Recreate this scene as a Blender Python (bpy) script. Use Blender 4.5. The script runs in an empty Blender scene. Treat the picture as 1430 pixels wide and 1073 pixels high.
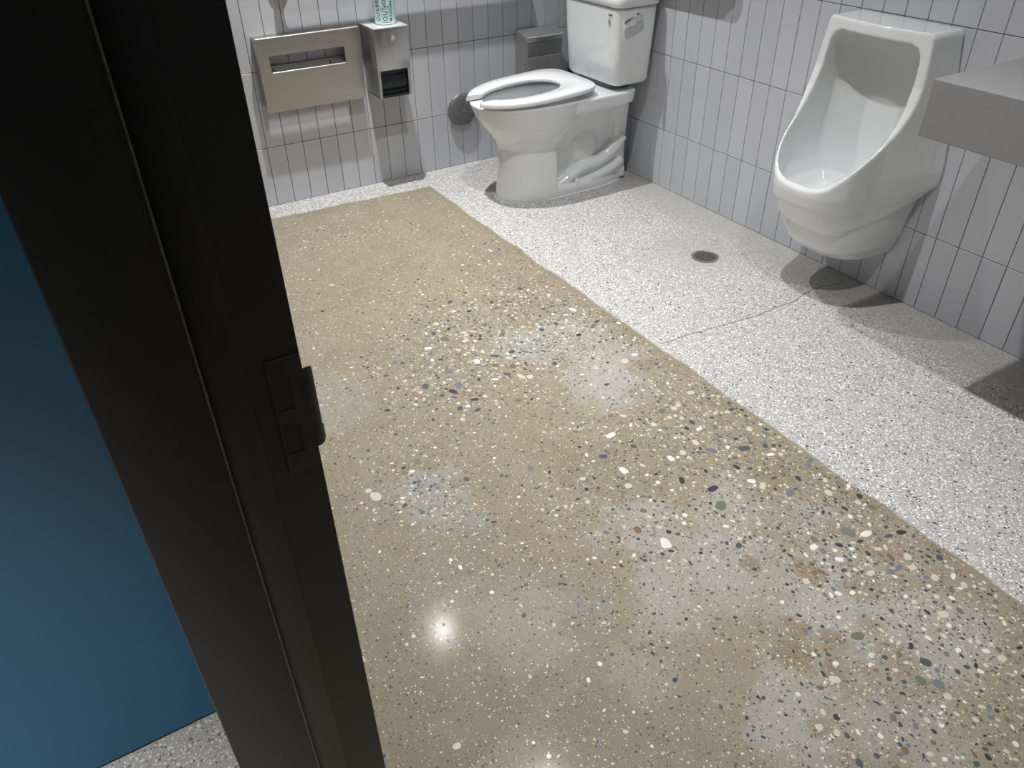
import bpy, bmesh, math, random
from mathutils import Vector, Matrix, noise as mnoise
PI = math.pi
S = bpy.context.scene
COL = S.collection

# ------------------------------------------------------------------ camera, world, exposure
cd = bpy.data.cameras.new('camera'); cam = bpy.data.objects.new('camera', cd); COL.objects.link(cam)
cd.sensor_fit = 'HORIZONTAL'; cd.sensor_width = 36.0; cd.lens = 1082.238 / 1430 * 36; cd.clip_start = 0.02
rx = Vector((0.853965, -0.520143, -0.013979)); ry = Vector((-0.313052, -0.492135, -0.812282)); rz = Vector((0.415623, 0.698037, -0.583097))
M = Matrix((( rx.x, -ry.x, -rz.x, -2.278157), (rx.y, -ry.y, -rz.y, -3.240351), (rx.z, -ry.z, -rz.z, 1.308382), (0, 0, 0, 1)))
cam.matrix_world = M
S.camera = cam
w = bpy.data.worlds.new('world'); S.world = w; w.use_nodes = True
w.node_tree.nodes['Background'].inputs[0].default_value = (0.5, 0.55, 0.6, 1)
w.node_tree.nodes['Background'].inputs[1].default_value = 0.01
S.view_settings.view_transform = 'Standard'; S.view_settings.look = 'None'
S.view_settings.gamma = 1.0; S.view_settings.exposure = 0.17; S.view_settings.use_curve_mapping = False
CEIL = 2.62
LIGHTS = [(-1.16, -0.50, 15), (-1.16, -1.63, 11.5), (-1.16, -2.78, 8.5)]      # ceiling downlights: x, y, watts
HALL_LIGHTS = [(-3.30, -3.0, 15)]  # added lamp out of view, lights the blue hallway wall

# ------------------------------------------------------------------ material helpers
def NT(name):
    m = bpy.data.materials.new(name); m.use_nodes = True
    nt = m.node_tree; b = nt.nodes['Principled BSDF']
    return m, nt, b
def N(nt, t, **kw):
    n = nt.nodes.new(t)
    for k, v in kw.items():
        if k.startswith('i_'):
            key = k[2:]
            key = int(key) if key.isdigit() else key.replace('_', ' ')
            s = n.inputs[key]
            if isinstance(v, bpy.types.NodeSocket): nt.links.new(v, s)
            else: s.default_value = v
        else: setattr(n, k, v)
    return n
def math_(nt, op, a, b=None, c=None, clamp=False):
    n = nt.nodes.new('ShaderNodeMath'); n.operation = op; n.use_clamp = clamp
    for i, v in enumerate((a, b, c)):
        if v is None: continue
        if isinstance(v, bpy.types.NodeSocket): nt.links.new(v, n.inputs[i])
        else: n.inputs[i].default_value = v
    return n.outputs[0]
def mix(nt, f, a, b, mode='MIX'):
    n = nt.nodes.new('ShaderNodeMix'); n.data_type = 'RGBA'; n.blend_type = mode
    for s, v in ((n.inputs[0], f), (n.inputs[6], a), (n.inputs[7], b)):
        if isinstance(v, bpy.types.NodeSocket): nt.links.new(v, s)
        elif isinstance(v, tuple): s.default_value = (*v, 1)
        else: s.default_value = v
    return n.outputs[2]
def mrange(nt, v, a, b, c=0.0, d=1.0, smooth=False):
    n = nt.nodes.new('ShaderNodeMapRange')
    if smooth: n.interpolation_type = 'SMOOTHSTEP'
    nt.links.new(v, n.inputs[0])
    for i, x in enumerate((a, b, c, d)): n.inputs[i + 1].default_value = x
    return n.outputs[0]
def simple(name, col, rough=0.4, metal=0.0, nscale=0, namt=0.0, coat=0.0, spec=0.5, bump=0.0):
    m, nt, b = NT(name)
    b.inputs['Roughness'].default_value = rough; b.inputs['Metallic'].default_value = metal
    b.inputs['Coat Weight'].default_value = coat; b.inputs['Specular IOR Level'].default_value = spec
    tc = N(nt, 'ShaderNodeTexCoord'); nz = N(nt, 'ShaderNodeTexNoise', i_Vector=tc.outputs['Object'], i_Scale=nscale or 20.0, i_Detail=4.0)
    f = mrange(nt, nz.outputs[0], 0.3, 0.7, 1 - namt, 1 + namt)
    hs = N(nt, 'ShaderNodeHueSaturation', i_Color=(*col, 1), i_Value=f)
    nt.links.new(hs.outputs[0], b.inputs['Base Color'])
    if bump:
        bp = N(nt, 'ShaderNodeBump', i_Strength=bump, i_Distance=0.001, i_Height=nz.outputs[0]); nt.links.new(bp.outputs[0], b.inputs['Normal'])
    return m
def brushed(name, col, rough, sx, sz):
    m, nt, b = NT(name); b.inputs['Metallic'].default_value = 1.0
    tc = N(nt, 'ShaderNodeTexCoord'); mp = N(nt, 'ShaderNodeMapping', i_Vector=tc.outputs['Object'], i_Scale=(sx, 60, sz))
    nz = N(nt, 'ShaderNodeTexNoise', i_Vector=mp.outputs[0], i_Scale=4.0, i_Detail=5.0)
    nt.links.new(mrange(nt, nz.outputs[0], 0.3, 0.7, rough - .06, rough + .08), b.inputs['Roughness'])
    hs = N(nt, 'ShaderNodeHueSaturation', i_Color=(*col, 1), i_Value=mrange(nt, nz.outputs[0], 0.3, 0.7, .92, 1.06))
    nt.links.new(hs.outputs[0], b.inputs['Base Color'])
    bp = N(nt, 'ShaderNodeBump', i_Strength=.08, i_Distance=.0005, i_Height=nz.outputs[0]); nt.links.new(bp.outputs[0], b.inputs['Normal'])
    return m

# glazed wall tile: each tile object gets its own slight tone through Object Info > Random
def tile_mat():
    m, nt, b = NT('glazed_tile')
    oi = N(nt, 'ShaderNodeObjectInfo')
    c = mix(nt, oi.outputs['Random'], (0.520, 0.530, 0.565), (0.565, 0.575, 0.610))
    nt.links.new(c, b.inputs['Base Color'])
    b.inputs['Roughness'].default_value = 0.36
    tc = N(nt, 'ShaderNodeTexCoord'); nz = N(nt, 'ShaderNodeTexNoise', i_Vector=tc.outputs['Object'], i_Scale=14.0)
    bp = N(nt, 'ShaderNodeBump', i_Strength=.12, i_Distance=.002, i_Height=nz.outputs[0]); nt.links.new(bp.outputs[0], b.inputs['Normal'])
    return m
TILE = tile_mat()
GROUT = simple('dark_grout', (0.10, 0.10, 0.11), 0.85, nscale=200, namt=.15)
WHITEWALL = simple('painted_grey', (0.34, 0.34, 0.34), 0.7, nscale=30, namt=.02)
CEILM = simple('ceiling_grey', (0.40, 0.40, 0.40), 0.8, nscale=30, namt=.02)
PORC = simple('porcelain', (0.77, 0.785, 0.79), 0.10, nscale=3, namt=.01, coat=.4)
SEATM = simple('seat_plastic', (0.76, 0.775, 0.79), 0.22, nscale=5, namt=.01)
STEEL = brushed('brushed_steel', (0.52, 0.495, 0.45), 0.34, 3, 90)
STEELV = brushed('brushed_steel_grey', (0.50, 0.50, 0.49), 0.36, 90, 3)
STEELD = brushed('dark_steel', (0.20, 0.205, 0.21), 0.38, 60, 60)
EDGE = simple('steel_edge_highlight', (.92, .92, .90), .32, .6)  # pale colour carries the highlight of steel edges catching light
CHROME = simple('chrome', (0.80, 0.80, 0.80), 0.08, 1.0)
BLACKP = simple('black_plastic', (0.012, 0.015, 0.02), 0.4, nscale=60, namt=.2)
FRAME = simple('black_frame_paint', (0.011, 0.011, 0.012), 0.42, nscale=220, namt=.12, bump=.15)
FRAMEE = simple('frame_edge_highlight', (0.10, 0.10, 0.10), 0.35, nscale=90, namt=.4)  # lighter grey paints the highlight on the rounded frame edge
BRONZE = simple('dark_bronze', (0.032, 0.034, 0.035), 0.34, 0.2, nscale=60, namt=.3)
COPPER = simple('rubbed_bronze', (0.20, 0.13, 0.08), 0.35, .7, nscale=60, namt=.3)
BLUE = simple('blue_laminate', (0.022, 0.160, 0.305), 0.38, nscale=2, namt=.03)
COUNTER = simple('grey_solid_surface', (0.27, 0.27, 0.275), 0.45, nscale=160, namt=.06)
RUBBER = simple('black_rubber', (0.02, 0.02, 0.02), 0.6)
INK = simple('teal_ink', (0.01, 0.10, 0.12), 0.5)
MARK = simple('dark_print', (0.06, 0.07, 0.09), 0.5)
WHITEP = simple('white_plastic', (0.85, 0.85, 0.85), 0.3)
WATER, _nt, _b = NT('water'); _b.inputs['Roughness'].default_value = 0.02; _b.inputs['Transmission Weight'].default_value = .9; _b.inputs['IOR'].default_value = 1.33; _b.inputs['Base Color'].default_value = (.92, .96, .97, 1)
CUP, _nt, _b = NT('clear_teal_plastic'); _b.inputs['Roughness'].default_value = 0.25; _b.inputs['Transmission Weight'].default_value = .25; _b.inputs['IOR'].default_value = 1.35
_tc = N(_nt, 'ShaderNodeTexCoord'); _nz = N(_nt, 'ShaderNodeTexVoronoi', i_Vector=_tc.outputs['Object'], i_Scale=260.0)
_nt.links.new(mix(_nt, mrange(_nt, _nz.outputs[0], .25, .45), (0.45, 0.80, 0.84), (0.85, 0.98, 0.99)), _b.inputs['Base Color'])
LENS, _nt, _b = NT('lamp_lens'); _b.inputs['Emission Color'].default_value = (1, .97, .93, 1); _b.inputs['Emission Strength'].default_value = 6.0

# ---- terrazzo floor: light fine terrazzo, and an older tan slab with worn grey and brown areas
SX1, SX0, SY1, SY0 = -0.862, -2.20, -0.150, -3.95     # tan slab extent
def floor_mat():
    m, nt, b = NT('terrazzo')
    tc = N(nt, 'ShaderNodeTexCoord'); P = tc.outputs['Object']
    sep = N(nt, 'ShaderNodeSeparateXYZ', i_Vector=P); X, Y = sep.outputs[0], sep.outputs[1]
    def noise(scale, det=3.0, rough=.5):
        return N(nt, 'ShaderNodeTexNoise', i_Vector=P, i_Scale=float(scale), i_Detail=det, i_Roughness=rough).outputs[0]
    def vor(scale):
        v = N(nt, 'ShaderNodeTexVoronoi', i_Vector=P, i_Scale=float(scale), i_Randomness=1.0)
        s = N(nt, 'ShaderNodeSeparateColor', i_Color=v.outputs['Color'])
        return v.outputs['Distance'], s.outputs[0], s.outputs[1]
    def chips(base, scale, lo, hi, col, size=.42):
        d, r, g = vor(scale)
        sel = math_(nt, 'MULTIPLY', math_(nt, 'GREATER_THAN', r, lo), math_(nt, 'LESS_THAN', r, hi))
        shape = math_(nt, 'LESS_THAN', d, math_(nt, 'MULTIPLY_ADD', g, .18, size - .12))
        return mix(nt, math_(nt, 'MULTIPLY', sel, shape), base, col)
    n1 = noise(2.2, 5.0, .6); n2 = noise(9.0, 5.0, .65); nf = noise(420.0, 2.0)
    # light terrazzo
    A = mix(nt, n2, (0.355, 0.35, 0.34), (0.44, 0.432, 0.42))
    A = mix(nt, mrange(nt, nf, .35, .65), A, (0.52, 0.512, 0.50))
    A = chips(A, 210, .0, .34, (0.84, 0.83, 0.80), .5)
    A = chips(A, 150, .0, .15, (0.90, 0.89, 0.86), .45)
    A = chips(A, 185, .86, 1.0, (0.10, 0.10, 0.105), .44)
    A = chips(A, 110, .93, 1.0, (0.11, 0.115, 0.125), .34)
    A = chips(A, 85, .94, 1.0, (0.09, 0.09, 0.10), .30)
    dull = math_(nt, 'MAXIMUM', mrange(nt, X, -.26, -.10, 0, .75, True), 0.0)
    dd_ = N(nt, 'ShaderNodeVectorMath', operation='DISTANCE'); nt.links.new(P, dd_.inputs[0]); dd_.inputs[1].default_value = (-.30, -1.30, 0)
    dull = math_(nt, 'MAXIMUM', dull, mrange(nt, dd_.outputs['Value'], .05, .26, .7, 0, True))
    dull = math_(nt, 'MULTIPLY', dull, mrange(nt, n2, .3, .6, .6, 1.0))
    A = chips(A, 260, .55, .72, (0.28, 0.26, 0.24), .45)
    A = mix(nt, dull, A, (0.40, 0.395, 0.37))
    # tan slab
    B = mix(nt, mrange(nt, n1, .3, .7), (0.205, 0.170, 0.114), (0.275, 0.233, 0.162))
    B = mix(nt, mrange(nt, n2, .35, .75), B, (0.285, 0.248, 0.182))
    nx = N(nt, 'ShaderNodeTexNoise', i_Vector=P, i_Scale=6.0, i_Detail=6.0, i_Roughness=.68)
    dv = N(nt, 'ShaderNodeVectorMath', operation='SUBTRACT'); nt.links.new(nx.outputs['Color'], dv.inputs[0]); dv.inputs[1].default_value = (.5, .5, .5)
    ds = N(nt, 'ShaderNodeVectorMath', operation='SCALE'); nt.links.new(dv.outputs[0], ds.inputs[0]); ds.inputs[3].default_value = .34
    PD = N(nt, 'ShaderNodeVectorMath', operation='ADD'); nt.links.new(P, PD.inputs[0]); nt.links.new(ds.outputs[0], PD.inputs[1])
    ds2 = N(nt, 'ShaderNodeVectorMath', operation='SCALE'); nt.links.new(dv.outputs[0], ds2.inputs[0]); ds2.inputs[3].default_value = .11
    PD2 = N(nt, 'ShaderNodeVectorMath', operation='ADD'); nt.links.new(P, PD2.inputs[0]); nt.links.new(ds2.outputs[0], PD2.inputs[1])
    def blobs(lst, PD=PD):
        acc = None
        for cx, cy, r, wt in lst:
            dd = N(nt, 'ShaderNodeVectorMath', operation='DISTANCE'); nt.links.new(PD.outputs[0], dd.inputs[0]); dd.inputs[1].default_value = (cx, cy, 0)
            v = mrange(nt, dd.outputs[1 if len(dd.outputs) > 1 else 0], r * .55, r * 1.25, wt, 0.0, True)
            acc = v if acc is None else math_(nt, 'MAXIMUM', acc, v)
        return acc
    grey = blobs([(-1.10, -1.80, .14, .85), (-1.02, -1.70, .10, .7), (-1.05, -1.56, .12, .6), (-1.20, -1.52, .12, .5), (-1.18, -2.72, .16, .8), (-1.45, -2.82, .12, .8),
                  (-1.30, -2.48, .15, .75), (-1.46, -2.50, .10, .7), (-1.75, -1.96, .09, .45), (-1.77, -2.39, .12, .5), (-1.85, -1.49, .15, .28),
                  (-1.035, -2.49, .10, .6), (-1.18, -2.36, .09, .6), (-1.39, -2.33, .10, .7), (-1.05, -2.85, .12, .7), (-1.30, -2.95, .10, .6), (-0.93, -2.68, .06, .5), (-1.62, -2.60, .08, .4)])
    gcol = mix(nt, n2, (0.31, 0.30, 0.285), (0.44, 0.425, 0.405))
    B = mix(nt, grey, B, gcol)
    bluep = blobs([(-1.75, -1.95, .06, .45), (-1.72, -2.05, .05, .4), (-1.66, -2.30, .06, .3), (-1.20, -1.50, .07, .35), (-1.62, -2.44, .05, .35), (-1.9, -1.45, .09, .25)])
    B = mix(nt, bluep, B, (0.27, 0.30, 0.34))
    brn = blobs([(-1.163, -2.615, .040, .8), (-1.25, -2.524, .028, .8), (-1.363, -2.729, .035, .75), (-1.10, -2.70, .05, .6), (-1.33, -2.80, .03, .7), (-.985, -1.80, .05, .55),
                 (-1.274, -2.756, .03, .7), (-.96, -2.66, .05, .5), (-1.02, -2.56, .04, .45), (-1.0, -2.35, .06, .35), (-1.2, -2.85, .04, .5), (-1.30, -2.69, .030, .7), (-1.18, -2.78, .035, .6), (-1.42, -2.86, .03, .6)], PD2)
    B = mix(nt, brn, B, (0.215, 0.155, 0.088))
    B = mix(nt, mrange(nt, nf, .3, .7), B, mix(nt, .35, B, (0.42, 0.37, 0.29)))
    B = chips(B, 330, .0, .13, (0.58, 0.53, 0.43), .36)
    B = chips(B, 300, .88, 1.0, (0.12, 0.11, 0.095), .40)
    B = chips(B, 170, .0, .10, (0.66, 0.61, 0.51), .36)
    B = chips(B, 150, .92, 1.0, (0.10, 0.105, 0.11), .36)
    # slab mask with a slightly wandering edge
    wob = math_(nt, 'MULTIPLY', math_(nt, 'SUBTRACT', noise(6.0, 4.0), .5), .035)
    Xw = math_(nt, 'ADD', X, wob); Yw = math_(nt, 'ADD', Y, wob)
    e = .004
    mk = mrange(nt, Xw, SX1 - e, SX1 + e, 1, 0)
    mk = math_(nt, 'MULTIPLY', mk, mrange(nt, math_(nt, 'ADD', Yw, math_(nt, 'MULTIPLY', X, .055)), SY1 - .055 - .012 - e, SY1 - .055 - .012 + e, 1, 0))
    edge = math_(nt, 'MULTIPLY', mrange(nt, Xw, SX1 - .05, SX1, 0, .35), mk)
    B = mix(nt, edge, B, (0.25, 0.205, 0.135))
    B = mix(nt, math_(nt, 'MULTIPLY', mrange(nt, X, -2.25, -2.20, .65, 0), 1.0), B, A)
    c = mix(nt, mk, A, B)
    nt.links.new(c, b.inputs['Base Color'])
    nt.links.new(mrange(nt, noise(5.0, 4.0), .3, .7, .45, .6), b.inputs['Roughness'])
    b.inputs['Coat Weight'].default_value = .10; b.inputs['Coat Roughness'].default_value = .13; b.inputs['Specular IOR Level'].default_value = .12
    bp = N(nt, 'ShaderNodeBump', i_Strength=.06, i_Distance=.001, i_Height=nf); nt.links.new(bp.outputs[0], b.inputs['Normal'])
    return m
TERRAZZO = floor_mat()

# ------------------------------------------------------------------ mesh helpers
def mesh_from(name, verts, faces, mats, smooth=False):
    me = bpy.data.meshes.new(name); me.from_pydata([tuple(v) for v in verts], [], faces)
    for m in (mats if isinstance(mats, (list, tuple)) else [mats]): me.materials.append(m)
    if smooth: me.polygons.foreach_set('use_smooth', [True] * len(me.polygons))
    me.update(); return me
def link(name, me, parent=None):
    o = bpy.data.objects.new(name, me); COL.objects.link(o); o.parent = parent; return o
def finish(name, bm, mats, parent=None, smooth=False, angle=None):
    bmesh.ops.recalc_face_normals(bm, faces=bm.faces)
    me = bpy.data.meshes.new(name); bm.to_mesh(me); bm.free()
    for m in (mats if isinstance(mats, (list, tuple)) else [mats]): me.materials.append(m)
    if smooth:
        me.polygons.foreach_set('use_smooth', [True] * len(me.polygons))
        if angle: me.set_sharp_from_angle(angle=math.radians(angle))
    return link(name, me, parent)
def box(bm, x0, x1, y0, y1, z0, z1, bev=0.0, seg=2):
    t = bmesh.new(); bmesh.ops.create_cube(t, size=1.0)
    for v in t.verts:
        v.co = Vector((x0 + (v.co.x + .5) * (x1 - x0), y0 + (v.co.y + .5) * (y1 - y0), z0 + (v.co.z + .5) * (z1 - z0)))
    if bev: bmesh.ops.bevel(t, geom=t.edges[:], offset=bev, segments=seg, profile=.5, affect='EDGES')
    merge(bm, t)
def merge(bm, t, mat=None):
    me = bpy.data.meshes.new('tmp'); t.to_mesh(me); t.free()
    if mat is not None: me.transform(mat)
    bm.from_mesh(me); bpy.data.meshes.remove(me)
def cyl(bm, c, ax, r, h, seg=32, r2=None, bev=0.0):
    t = bmesh.new(); bmesh.ops.create_cone(t, cap_ends=True, segments=seg, radius1=r, radius2=r if r2 is None else r2, depth=h)
    if bev:
        ed = [e for e in t.edges if abs(e.verts[0].co.z - e.verts[1].co.z) < 1e-6]
        bmesh.ops.bevel(t, geom=ed, offset=bev, segments=2, affect='EDGES')
    q = Vector((0, 0, 1)).rotation_difference(Vector(ax)).to_matrix().to_4x4()
    merge(bm, t, Matrix.Translation(Vector(c)) @ q)
def tube(bm, pts, r, seg=16, cap=True):
    pts = [Vector(p) for p in pts]; n = len(pts); rs = r if isinstance(r, (list, tuple)) else [r] * n
    up = None; rings = []
    for i, p in enumerate(pts):
        d = (pts[min(i + 1, n - 1)] - pts[max(i - 1, 0)]).normalized()
        if up is None:
            up = d.orthogonal().normalized()
        up = (up - d * up.dot(d)).normalized(); s = d.cross(up)
        rings.append([bm.verts.new(p + (up * math.cos(2 * PI * k / seg) + s * math.sin(2 * PI * k / seg)) * rs[i]) for k in range(seg)])
    for a, b in zip(rings, rings[1:]):
        for k in range(seg): bm.faces.new((a[k], a[(k + 1) % seg], b[(k + 1) % seg], b[k]))
    if cap: bm.faces.new(rings[0]); bm.faces.new(rings[-1])
def sect(z, xf, xb, xc, hw, nf=2.0, nb=2.0, yc=0.0, n=64, tilt=0.0):
    """closed horizontal outline: front half (towards -x) and back half are superellipses"""
    out = []
    for k in range(n):
        t = 2 * PI * (k + .5) / n; c, s = math.cos(t), math.sin(t)
        if c < 0: e, L = nf, xc - xf
        else: e, L = nb, xb - xc
        x = xc + math.copysign(abs(c) ** (2 / e), c) * L; y = math.copysign(abs(s) ** (2 / e), s) * hw
        out.append(Vector((x, yc + y, z + tilt * (x - xf))))
    return out
def loft(bm, secs, cap=True):
    rings = [[bm.verts.new(v) for v in s] for s in secs]; n = len(rings[0])
    for a, b in zip(rings, rings[1:]):
        for k in range(n): bm.faces.new((a[k], a[(k + 1) % n], b[(k + 1) % n], b[k]))
    if cap: bm.faces.new(rings[0][::-1]); bm.faces.new(rings[-1])
def baked(o):
    """apply the modifiers of a temporary object, return the evaluated mesh"""
    dg = bpy.context.evaluated_depsgraph_get(); dg.update()
    me = bpy.data.meshes.new_from_object(o.evaluated_get(dg)); return me
def remesh_obj(bm, voxel, smooth_it, cut=None, fac=.5):
    bmesh.ops.recalc_face_normals(bm, faces=bm.faces)
    me = bpy.data.meshes.new('tmp'); bm.to_mesh(me); bm.free()
    o = link('tmp', me); md = o.modifiers.new('r', 'REMESH'); md.mode = 'VOXEL'; md.voxel_size = voxel; md.adaptivity = 0
    me1 = baked(o); o.modifiers.clear(); o.data = me1
    if cut:
        cs = []
        for cbm in cut:
            bmesh.ops.recalc_face_normals(cbm, faces=cbm.faces)
            cm = bpy.data.meshes.new('tmpc'); cbm.to_mesh(cm); cbm.free(); c = link('tmpc', cm); cs.append(c)
            md = o.modifiers.new('b', 'BOOLEAN'); md.operation = 'DIFFERENCE'; md.object = c; md.solver = 'EXACT'
        md = o.modifiers.new('r', 'REMESH'); md.mode = 'VOXEL'; md.voxel_size = voxel
        me1 = baked(o); o.modifiers.clear(); o.data = me1
        for c in cs: bpy.data.objects.remove(c)
    md = o.modifiers.new('s', 'SMOOTH'); md.factor = fac; md.iterations = smooth_it
    me2 = baked(o); bpy.data.objects.remove(o)
    me2.polygons.foreach_set('use_smooth', [True] * len(me2.polygons))
    return me2
def thing(name, label, cat, loc=(0, 0, 0), group=None):
    o = bpy.data.objects.new(name, None); COL.objects.link(o); o.empty_display_size = .05
    o.location = loc; o['label'] = label; o['category'] = cat
    if group: o['group'] = group
    return o
def under(parent, *objs):
    """children keep their world coordinates"""
    for o in objs:
        o.parent = parent; o.matrix_parent_inverse = Matrix.Translation(parent.location).inverted()
    return objs[0]
def struct(o): o['kind'] = 'structure'; return o

# ------------------------------------------------------------------ floor
XW, YS = -4.6, -4.3
bm = bmesh.new(); box(bm, XW, 0.12, YS, 0.12, -0.10, 0.0)
floor = struct(finish('floor', bm, TERRAZZO))

# aggregate pebbles ground flush in the tan slab, standing barely proud
rng = random.Random(11)
PCOL = {'cream': (0.58, 0.53, 0.43), 'pale': (0.74, 0.72, 0.66), 'slate': (0.085, 0.094, 0.106), 'charcoal': (0.048, 0.052, 0.056),
        'olive': (0.155, 0.165, 0.125), 'brown': (0.20, 0.135, 0.085), 'bluegrey': (0.165, 0.182, 0.198), 'greybrown': (0.30, 0.27, 0.23), 'rust': (0.27, 0.16, 0.11)}
PMAT = {k: simple('pebble_' + k, v, .3, nscale=120, namt=.12) for k, v in PCOL.items()}
PW = ['cream'] * 8 + ['pale'] * 4 + ['slate'] * 6 + ['charcoal'] * 4 + ['olive'] * 3 + ['brown'] * 2 + ['bluegrey'] * 4 + ['greybrown'] * 5 + ['rust']
CL = [(-1.24, -1.435, .16, 1.0), (-.97, -1.56, .12, .7), (-1.31, -1.18, .10, .5), (-1.02, -2.05, .09, 1.2), (-1.02, -2.19, .11, 1.6), (-.96, -2.36, .10, 2.0), (-.94, -2.55, .09, 2.0),
      (-.95, -2.75, .08, 1.8), (-1.01, -2.92, .10, 1.2), (-1.4, -2.2, .11, .7), (-1.75, -1.92, .09, .9), (-1.24, -1.99, .08, .5), (-.93, -.91, .09, .5), (-1.46, -.41, .07, .4),
      (-1.45, -1.54, .14, .8), (-1.19, -2.66, .07, .5), (-1.25, -2.9, .12, .9), (-.93, -1.95, .07, .8), (-1.0, -1.45, .1, .6), (-1.10, -2.45, .10, .8), (-1.07, -2.60, .07, .7),
      (-1.35, -1.43, .13, .8), (-.91, -1.75, .05, .6), (-1.35, -2.42, .06, .6), (-1.0, -1.2, .1, .35), (-1.75, -2.2, .08, .4), (-1.12, -1.35, .12, .5), (-1.6, -2.5, .1, .25)]
def rho(x, y):
    v = .07 + sum(wt * math.exp(-((x - cx) ** 2 + (y - cy) ** 2) / (2 * r * r)) for cx, cy, r, wt in CL)
    return v * (0.55 + 0.9 * mnoise.noise(Vector((x * 9, y * 9, 3))) ** 2 + .5 * (mnoise.noise(Vector((x * 16, y * 16, 9))) > -.1))
def pebble_outline(r, rg, n=9):
    a = rg.uniform(.40, .90); e = rg.uniform(2.0, 2.8); ph = rg.uniform(0, 6.28); out = []
    for k in range(n):
        t = 2 * PI * k / n; c, s = math.cos(t), math.sin(t)
        j = 1 + rg.uniform(-.12, .12)
        x = math.copysign(abs(c) ** (2 / e), c) * r * j; y = math.copysign(abs(s) ** (2 / e), s) * r * a * j
        out.append((x * math.cos(ph) - y * math.sin(ph), x * math.sin(ph) + y * math.cos(ph)))
    return out
PROTO = {}
for k in PCOL:
    PROTO[k] = []
    for i in range(5):
        o2 = pebble_outline(1.0, rng, 10)
        vs = [(x, y, -.2) for x, y in o2] + [(x, y, .35) for x, y in o2] + [(x * .82, y * .82, .6) for x, y in o2]
        fs = [(i0, (i0 + 1) % 10, 10 + (i0 + 1) % 10, 10 + i0) for i0 in range(10)] + [(10 + i0, 10 + (i0 + 1) % 10, 20 + (i0 + 1) % 10, 20 + i0) for i0 in range(10)] + [tuple(range(20, 30))]
        PROTO[k].append(mesh_from('pebble', vs, fs, PMAT[k]))
grid = {}
def free(x, y, r):
    gx, gy = int(x // .03), int(y // .03)
    for i in (-1, 0, 1):
        for j in (-1, 0, 1):
            for (px, py, pr) in grid.get((gx + i, gy + j), ()):
                if (px - x) ** 2 + (py - y) ** 2 < (pr + r) ** 2 * .8: return False
    grid.setdefault((gx, gy), []).append((x, y, r)); return True
def in_slab(x, y, mg): return x < SX1 - mg - .006 and y < SY1 - .02 - mg
big = 0; tries = 0
while big < 300 and tries < 60000:
    tries += 1
    x = rng.uniform(-2.1, SX1); y = rng.uniform(-3.1, -.3); r = rng.choice([.007, .0075, .008, .009, .010, .011, .013, .016])
    if x < -1.55 + (y + .2) * .27 - .1 or not in_slab(x, y, r): continue
    if rng.random() > rho(x, y) * .5 or (r > .009 and rho(x, y) < .45) or (r > .012 and rng.random() < .5): continue
    if not free(x, y, r): continue
    k = rng.choice(['slate', 'charcoal', 'charcoal', 'slate', 'olive', 'bluegrey', 'brown', 'cream', 'cream', 'pale', 'pale', 'cream', 'greybrown'] if rng.random() < .8 else PW)
    o = bpy.data.objects.new('pebble', rng.choice(PROTO[k])); COL.objects.link(o); o.parent = floor
    o.location = (x, y, 0); o.rotation_euler = (0, 0, rng.uniform(0, 6.28)); o.scale = (r, r, .0009); big += 1
V = []; F = []; FM = []; keys = list(PCOL)
for _ in range(90000):
    x = rng.uniform(-2.15, SX1); y = rng.uniform(-3.6, SY1)
    if rng.random() > rho(x, y) * .70: continue
    r = .0018 + (.0042 if rho(x, y) < .5 else .0058) * rng.random() ** 1.7
    if not in_slab(x, y, r) or not free(x, y, r): continue
    ol = pebble_outline(r, rng, 7); b0 = len(V); z = .0003
    V += [(x + px, y + py, -.0001) for px, py in ol] + [(x + px * .85, y + py * .85, z) for px, py in ol]
    m_ = keys.index(rng.choice(PW))
    for i0 in range(7): F.append((b0 + i0, b0 + (i0 + 1) % 7, b0 + 7 + (i0 + 1) % 7, b0 + 7 + i0)); FM.append(m_)
    F.append(tuple(range(b0 + 7, b0 + 14))); FM.append(m_)
me = mesh_from('aggregate', V, F, [PMAT[k] for k in keys]); me.polygons.foreach_set('material_index', FM)
o = link('aggregate', me, floor); o['kind'] = 'stuff'

# hairline crack in the light terrazzo, from the slab to the wall under the urinal
pts = [(-.845, -1.738), (-.819, -1.744), (-.74, -1.745), (-.66, -1.752), (-.577, -1.766), (-.52, -1.770), (-.46, -1.777), (-.38, -1.772), (-.303, -1.777), (-.24, -1.762), (-.18, -1.752), (-.13, -1.758), (-.08, -1.772), (-.03, -1.77)]
q = []
for a, b in zip(pts, pts[1:]):
    for k in range(5):
        t = k / 5; q.append((a[0] + (b[0] - a[0]) * t + rng.uniform(-.002, .002), a[1] + (b[1] - a[1]) * t + rng.uniform(-.0025, .0025)))
V = []; F = []
for i, (x, y) in enumerate(q):
    wd = .0011 + .0008 * rng.random(); V += [(x, y - wd, .0002), (x, y + wd, .0002), (x, y + wd, -.001), (x, y - wd, -.001)]
    if i: a = 4 * (i - 1); b = 4 * i; F += [(a, b, b + 1, a + 1), (a + 1, b + 1, b + 2, a + 2), (a + 3, a, b, b + 3) [::-1]]
CRACK = simple('crack_grey', (0.12, 0.115, 0.11), .9)  # dark grey colour of the crack ribbon
o = link('crack', mesh_from('crack', V, F, CRACK), floor); o['label'] = 'thin dark hairline crack'

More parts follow.
